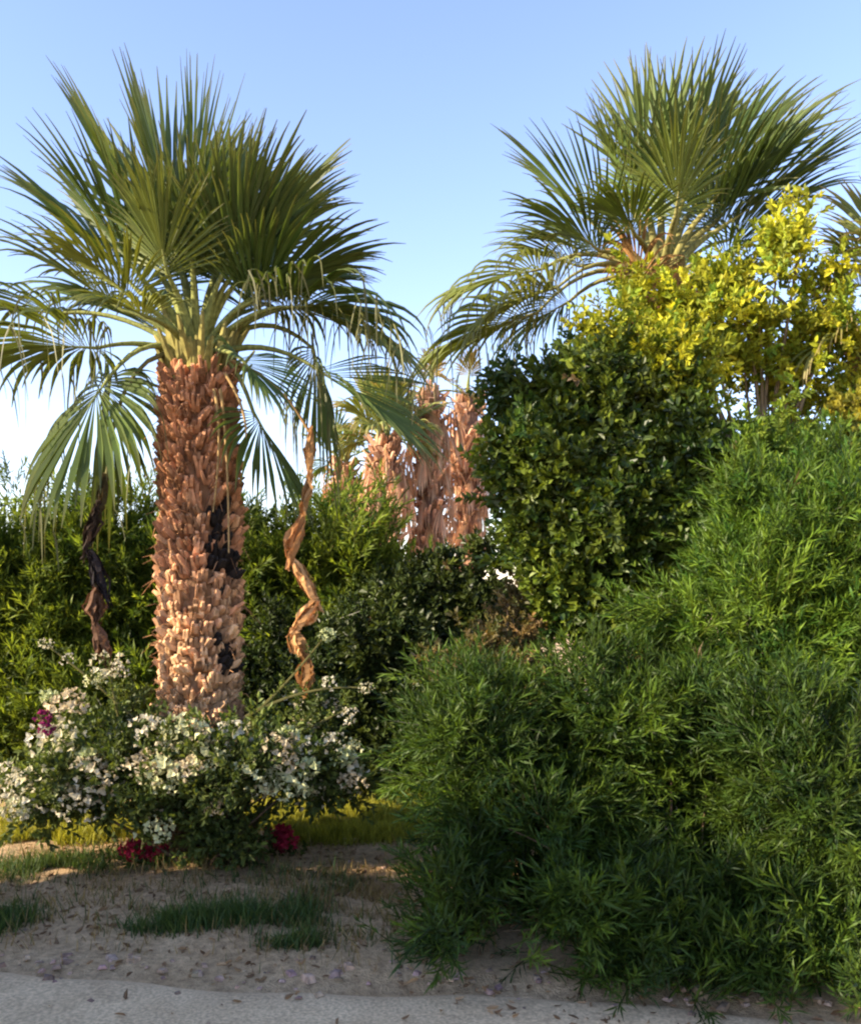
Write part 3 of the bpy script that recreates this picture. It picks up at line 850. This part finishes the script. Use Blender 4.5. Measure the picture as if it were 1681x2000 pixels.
# ------------------------------------------------------------------ the feathery bushes in front on the right
shrub('feathery_bush', 'big feathery green bush spilling over the path in front', 'bush',
      [bl(1040, 1580, 4.4, 0.34, 0.4, 0.42), bl(1200, 1470, 4.8, 0.55, 0.4, 0.36), bl(930, 1450, 4.8, 0.26, 0.35, 0.28), bl(1090, 1770, 4.15, 0.46, 0.4, 0.30), bl(1330, 1760, 4.2, 0.42, 0.35, 0.34),
       bl(1600, 1640, 4.1, 0.5, 0.4, 0.55), bl(1460, 1470, 4.6, 0.45, 0.4, 0.36), bl(950, 1800, 4.2, 0.24, 0.3, 0.20), bl(1250, 1890, 4.0, 0.50, 0.3, 0.20), bl(1560, 1890, 3.9, 0.50, 0.35, 0.24), bl(1300, 1600, 5.0, 0.7, 0.35, 0.5), bl(1120, 1925, 3.72, 0.36, 0.18, 0.13), bl(1370, 1955, 3.62, 0.36, 0.18, 0.13), bl(1600, 1960, 3.58, 0.36, 0.2, 0.14), bl(980, 1850, 4.0, 0.18, 0.2, 0.14)],
      16000, SP_FEATHER, M_LEAF, (0.022, 0.052, 0.008), (0.095, 0.150, 0.014), 81, depth=0.35, rnd=0.5, up=0.4, stems=16, stem=0.010, lump=0.22, size=0.20, per=26, shoots=0.16, fill=0.10, power=1.6,
      voids=[bl(1090, 1540, 3.9, 0.32, 0.75, 0.20), bl(1420, 1640, 3.8, 0.32, 0.8, 0.26), bl(1270, 1560, 4.0, 0.34, 0.8, 0.15), bl(1210, 1700, 3.8, 0.22, 0.7, 0.18), bl(1020, 1700, 3.8, 0.18, 0.7, 0.24),
             bl(1050, 1880, 3.7, 0.28, 0.5, 0.12), bl(1440, 1800, 3.6, 0.2, 0.6, 0.14)])
shrub('feathery_bush', 'taller feathery bush with yellow green top at the right edge', 'bush',
      [bl(1570, 1180, 5.1, 0.48, 0.45, 0.50), bl(1670, 1130, 5.2, 0.45, 0.45, 0.50), bl(1510, 1060, 5.3, 0.26, 0.35, 0.36), bl(1480, 1260, 5.0, 0.5, 0.45, 0.5), bl(1640, 1330, 4.9, 0.5, 0.45, 0.5), bl(1540, 1450, 5.0, 0.6, 0.4, 0.5)],
      11500, SP_FEATHER, M_LEAF, (0.035, 0.09, 0.011), (0.14, 0.21, 0.018), 82, depth=0.35, rnd=0.5, up=0.7, stems=10, lump=0.22, size=0.22, per=26, shoots=0.15, fill=0.15, power=1.2)

# ------------------------------------------------------------------ white bougainvillea round the foot of the palm
rng = np.random.default_rng(91)
BB = [bl(150, 1510, 5.30, 0.32, 0.30, 0.16), bl(290, 1495, 5.2, 0.38, 0.26, 0.15), bl(440, 1490, 5.15, 0.38, 0.26, 0.15), bl(580, 1480, 5.3, 0.32, 0.28, 0.16), bl(640, 1520, 5.35, 0.20, 0.26, 0.12),
      bl(60, 1560, 5.3, 0.24, 0.24, 0.09), bl(400, 1580, 5.25, 0.30, 0.22, 0.18), bl(215, 1420, 5.5, 0.20, 0.22, 0.12), bl(230, 1550, 5.2, 0.28, 0.22, 0.11), bl(430, 1640, 5.25, 0.18, 0.15, 0.08), bl(590, 1400, 5.7, 0.2, 0.2, 0.1)]
bb = np.array([P(400, 1000, 5.35)[0], 5.3, 0.0])
bou = thing('bougainvillea', 'sprawling shrub covered in white flowers round the foot of the palm', 'shrub', bb)
foliage('foliage', bou, BB, 1900, SP_SMALL, M_LEAF, (0.045, 0.075, 0.018), (0.16, 0.20, 0.05), rng, depth=0.6, rnd=0.6, size=0.13, per=14, fill=0.15)
for i in range(26):
    q = BB[i % len(BB)]
    e = np.array(q[:3]) + rng.uniform(-0.9, 0.9, 3) * np.array(q[3:6])
    limbs('stem', bou, bb + [rng.normal(0, 0.14), rng.normal(0, 0.06), -0.03], [e], 0.013, np.array((0.13, 0.085, 0.05)) * rng.uniform(0.6, 1.4), rng)
ARCH = [[(300, 1440), (190, 1330), (85, 1255)], [(240, 1430), (215, 1340), (215, 1295)], [(480, 1400), (600, 1330), (725, 1345)], [(500, 1390), (560, 1340), (640, 1235)], [(560, 1450), (640, 1400), (680, 1385)]]
for A in ARCH:
    mb = MB()
    pts = bez(*[P(x, y, 5.35) for x, y in A], 10)
    tube(mb, pts, np.linspace(0.010, 0.004, 10), (0.16, 0.15, 0.05), 5)
    q = pts[2:]; d = unit(rng.normal(0, 1, q.shape) + [0, 0, 0.8])
    scatter_many(mb, SP_SMALL, q, d, rng.uniform(0.4, 0.8, len(q)), tints(len(q), rng, (0.06, 0.09, 0.02), (0.16, 0.2, 0.05)), rng)
    mb.build('arching_shoot', M_LEAF, bou)


def blossoms_mesh(r, n, col, rad, s):
    """papery three-bract flowers crowded on a shoot tip"""
    V, Fq, C = [], [], []
    for k in range(3):
        az = k * 2.094
        d = np.array([math.cos(az) * 0.75, math.sin(az) * 0.75, 0.65])
        add_leaf(V, Fq, C, np.zeros(3), d, np.array([-d[0], -d[1], 0.9]), s, s * 0.8, 'oval', np.array([1.0, 1.0, 1.0]), 0.05)
    tpl = (np.array(V), np.array(Fq), np.array(C))
    m = MB()
    d = unit(r.normal(0, 1, (n, 3)) + np.array([0, -0.2, 0.35]))
    p = d * rad * (r.random((n, 1)) ** 0.4) * np.array([1.2, 1.0, 0.8])
    ti = np.array(col) * r.uniform(0.75, 1.08, (n, 1)) * np.array([1, 1, 1.0])
    scatter(m, tpl, p, unit(d + r.normal(0, 0.5, d.shape)), r.uniform(0.7, 1.2, n), ti, r)
    scatter_many(m, SP_SMALL, p[:3] * 0.5, d[:3], np.full(3, 0.6), np.tile([0.07, 0.10, 0.02], (3, 1)), r)
    return m.mesh('blossoms', M_PETAL)


WHITE = [blossoms_mesh(rng, int(rng.integers(26, 54)), c, rng.uniform(0.06, 0.12), 0.030) for c in ((0.76, 0.71, 0.48), (0.78, 0.72, 0.54), (0.70, 0.71, 0.42), (0.76, 0.65, 0.44), (0.58, 0.63, 0.34), (0.78, 0.74, 0.58))]
PURPLE = blossoms_mesh(rng, 22, (0.24, 0.02, 0.11), 0.055, 0.032)
RED = blossoms_mesh(rng, 40, (0.45, 0.03, 0.07), 0.085, 0.035)


def flower(px, py, y, mesh, s=1.0, label=None):
    o = bpy.data.objects.new('blossoms', mesh)
    COL.objects.link(o)
    o.parent = bou
    w = P(px, py, y)
    o.location = Vector((w - np.array(bou.location)).tolist())
    o.rotation_euler = (0, 0, rng.uniform(0, 6.28)); o.scale = (s, s, s)
    if label: o['label'] = label


EXPL = [(212, 1300, 5.35, 1.1), (235, 1305, 5.35, 0.6), (185, 1330, 5.35, 0.6), (130, 1375, 5.15, 1.3), (95, 1360, 5.15, 0.7), (95, 1445, 5.1, 1.2), (125, 1440, 5.1, 1.3), (290, 1420, 5.0, 1.2), (365, 1425, 5.0, 1.2),
        (280, 1490, 5.0, 1.2), (180, 1480, 5.1, 1.2), (75, 1565, 5.05, 1.1), (35, 1585, 5.0, 0.8), (5, 1570, 5.0, 0.9), (305, 1620, 4.95, 1.0), (370, 1500, 4.9, 1.1), (640, 1240, 5.35, 0.7), (640, 1335, 5.35, 0.6),
        (715, 1345, 5.35, 0.5), (675, 1395, 5.35, 0.7), (560, 1540, 4.95, 1.0), (690, 1525, 5.1, 0.9), (670, 1480, 5.1, 0.9), (650, 1450, 5.1, 0.8), (90, 1258, 5.35, 0.45), (130, 1285, 5.35, 0.45), (490, 1510, 4.9, 1.0), (420, 1580, 5.0, 0.6), (600, 1500, 5.0, 1.0)]
for i, (px, py, y, s) in enumerate(EXPL):
    flower(px, py, y, WHITE[i % 6], s * 0.88)
p, nr = shell(BB, 900, rng, depth=0.12)
s = (nr[:, 1] < 0.1) & (p[:, 2] > 0.36)
p = p[s][:66]
for i, q in enumerate(p):
    flower(CX + q[0] * F / q[1], HY - (q[2] - EYE) * F / q[1], q[1], WHITE[i % 6], rng.uniform(0.6, 1.2))
flower(88, 1402, 5.05, PURPLE, 0.75, 'dark magenta flower cluster among the white ones')
flower(92, 1425, 5.05, PURPLE, 0.65, 'dark magenta flower cluster among the white ones')

for px, py, lab in ((278, 1668, 'small crimson flowers in the grass left of the shrub foot'), (552, 1645, 'crimson flowers in the lit grass right of the shrub foot')):
    yy = F * EYE / (py + 28 - HY)
    w = P(px, py, yy)
    t = thing('red_flowers', lab, 'flowers', (w[0], w[1], 0.0), 'red flowers at the palm foot')
    for k in range(4):
        o = bpy.data.objects.new('blossoms', RED); COL.objects.link(o); o.parent = t
        o.location = (rng.normal(0, 0.07), rng.normal(0, 0.05), 0.08 + 0.05 * rng.random()); o.scale = (0.75,) * 3; o.rotation_euler = (0, 0, k)
    mb = MB(); d = unit(rng.normal(0, 1, (16, 3)) + [0, 0, 1.0])
    scatter_many(mb, SP_SMALL, rng.normal(0, 0.08, (16, 3)) * [1, 1, 0] + np.array(t.location)[None], d, np.full(16, 0.8), tints(16, rng, (0.04, 0.07, 0.015), (0.09, 0.12, 0.02)), rng)
    mb.build('foliage', M_LEAF, t)

# ------------------------------------------------------------------ grass and litter
def blade_tpl(h, w, lean):
    V = [(-w, 0, 0), (w, 0, 0), (w * 0.7, lean * 0.35, h * 0.55), (-w * 0.7, lean * 0.35, h * 0.55), (w * 0.12, lean, h), (-w * 0.12, lean, h * 0.99)]
    return np.array(V), np.array([(0, 1, 2, 3), (3, 2, 4, 5)]), np.array([[0.8] * 3] * 2 + [[1.0] * 3] * 2 + [[1.2, 1.2, 1.0]] * 2)


BL = [blade_tpl(h, w, l) for h, w, l in ((0.10, 0.0035, 0.03), (0.13, 0.004, 0.07), (0.07, 0.0035, 0.05), (0.09, 0.004, 0.015))]


def grass(label, regions, seed, a, b, sc=(0.6, 1.2)):
    r = np.random.default_rng(seed); mb = MB()
    for (px, py, rx, ry_, n) in regions:      # patch centre on the ground and radii in metres
        y = F * EYE / (py - HY); c = P(px, py, y)
        q = r.normal(0, 0.5, (n, 2)); k = np.array([rx, ry_])
        pos = np.stack([c[0] + q[:, 0] * rx, c[1] + q[:, 1] * ry_, np.zeros(n)], 1)
        m = np.sin(pos[:, 0] * 9 + 2 * np.sin(pos[:, 1] * 7)) * np.sin(pos[:, 1] * 13 + pos[:, 0] * 4)
        pos = pos[(m > -0.45) & (pos[:, 1] > path_edge(pos[:, 0]) + 0.03)]
        pos[:, 2] = gzs(pos) - 0.005
        d = unit(np.array([0, 0, 1.0]) + r.normal(0, 0.28, pos.shape))
        scatter_many(mb, BL, pos, d, r.uniform(*sc, len(pos)), tints(len(pos), r, a, b), r)
    return tag(mb.build('grass', M_GRASS, None), label, 'grass', kind='stuff')


grass('dark green grass tufts on the shaded sandy bed', [(360, 1815, 0.24, 0.10, 2600), (470, 1805, 0.22, 0.10, 1700), (590, 1800, 0.13, 0.16, 1000), (580, 1850, 0.15, 0.07, 700), (0, 1800, 0.16, 0.16, 1300),
       (100, 1700, 0.5, 0.2, 2300), (250, 1690, 0.4, 0.2, 1400), (520, 1720, 0.5, 0.2, 300), (-200, 1740, 0.6, 0.4, 2000), (640, 1740, 0.2, 0.2, 400), (420, 1770, 0.9, 0.4, 450), (150, 1780, 0.8, 0.35, 250), (700, 1830, 0.5, 0.3, 250)],
      101, (0.040, 0.085, 0.026), (0.10, 0.14, 0.036), (0.35, 0.95))
grass('yellow green lawn strip behind the shrub with sunlight put into its colour', [(690, 1640, 0.42, 0.15, 5000), (120, 1648, 0.45, 0.10, 2600), (250, 1640, 0.3, 0.12, 1800), (680, 1600, 0.75, 0.40, 12000), (200, 1615, 0.6, 0.30, 6000), (760, 1590, 0.6, 0.5, 6000), (450, 1590, 0.8, 0.5, 4000), (0, 1610, 0.5, 0.3, 900), (850, 1610, 0.6, 0.5, 3000)],
      102, (0.17, 0.20, 0.028), (0.45, 0.42, 0.055), (0.5, 1.0))  # blade colour brightened to look sunlit where the strip lies in shade
grass('thin straw coloured dry grass on the sandy bed', [(400, 1740, 1.6, 0.9, 2600), (700, 1780, 0.5, 0.6, 2200), (100, 1780, 0.8, 0.6, 500)], 103, (0.20, 0.15, 0.06), (0.36, 0.25, 0.11), (0.35, 0.8))

r = np.random.default_rng(111); mb = MB()
V, Fq, C = [], [], []
add_leaf(V, Fq, C, np.zeros(3), np.array([0, 0, 1.0]), np.array([1.0, 0, 0]), 0.045, 0.018, 'oval', np.ones(3), 0.25)
tpl = (np.array(V), np.array(Fq), np.array(C))
n = 3000
pos = np.stack([r.uniform(-2.6, 2.6, n), r.uniform(3.35, 6.3, n), np.zeros(n)], 1)
e = pos[:, 1] - path_edge(pos[:, 0])
pos = pos[(e > 0) | (r.random(n) < 0.10) | ((pos[:, 0] > 0.0) & (e > -0.3))]
pos[:, 2] = np.where(pos[:, 1] > path_edge(pos[:, 0]), gzs(pos), 0.004) + 0.006
scatter(mb, tpl, pos, unit(r.normal(0, 1, pos.shape) * [1, 1, 0.25]), r.uniform(0.5, 1.2, len(pos)), tints(len(pos), r, (0.13, 0.075, 0.04), (0.36, 0.24, 0.13)), r)
tag(mb.build('leaf_litter', M_DRY, None), 'fallen dry leaves scattered on the soil and path edge', 'leaf litter', kind='stuff')

r = np.random.default_rng(113); mb = MB()
for i in range(240):
    x = r.uniform(-2.6, 2.2); y = path_edge(x) + abs(r.normal(0, 0.10)) * (1 if r.random() < 0.75 else -1.2)
    if r.random() < 0.3: y = path_edge(x) + r.uniform(0, 1.8)
    sz = r.uniform(0.005, 0.016) * (1.6 if r.random() < 0.1 else 1)
    z = float(ground_z(x, y)) if y > path_edge(x) else 0.003
    q = np.array([(-1, -1, -0.3), (1, -1, -0.3), (1, 1, -0.3), (-1, 1, -0.3), (-0.7, -0.6, 0.7), (0.6, -0.7, 0.8), (0.7, 0.6, 0.7), (-0.6, 0.7, 0.6)]) * r.uniform(0.7, 1.3, (8, 3)) * [1.3, 1, 0.8] * sz
    an = r.uniform(0, 6.28); q = np.stack([q[:, 0] * math.cos(an) - q[:, 1] * math.sin(an), q[:, 0] * math.sin(an) + q[:, 1] * math.cos(an), q[:, 2]], 1)
    mb.add(q + [x, y, z], [(4, 5, 6, 7), (0, 1, 5, 4), (1, 2, 6, 5), (2, 3, 7, 6), (3, 0, 4, 7)], np.array((0.40, 0.30, 0.22)) * r.uniform(0.5, 1.3) * np.array([1, r.uniform(0.8, 1.0), r.uniform(0.75, 1.0)]))
tag(mb.build('pebbles', M_BARK, None), 'small stones strewn along the edge of the path', 'pebbles', kind='stuff')

# ------------------------------------------------------------------ unseen shrubs added left of and behind the view to shade path and hedge
SH = 'unseen shrubs added left of the view for their shade'
for i, (x, y, h, w) in enumerate(((-3.6, 2.2, 2.3, 0.9), (-5.2, 1.6, 2.9, 1.0), (-6.8, 0.9, 3.4, 1.1), (-8.3, 0.2, 3.8, 1.2), (-5.4, 2.75, 2.1, 0.85), (-5.9, 7.4, 1.7, 0.7))):
    shrub('hedge_shrub', ('unseen shade shrub added beside the path nearest the left edge', 'second unseen shade shrub added along the path outside the left edge', 'third unseen shade shrub added along the path outside the left edge',
                          'farthest unseen shade shrub added along the path outside the left edge', 'unseen shade shrub added on the bed outside the left edge', 'unseen shrub added past the left edge to shade the rear hedge')[i], 'shrub',
          [(x, y, h * 0.62, w, w * 0.8, h * 0.42), (x, y, h * 0.3, w * 1.05, w * 0.8, h * 0.32)], 4500, SP_BIG, M_LEAF, G1, G2, 120 + i, SH, back=1.0, scale=(1.0, 1.5))
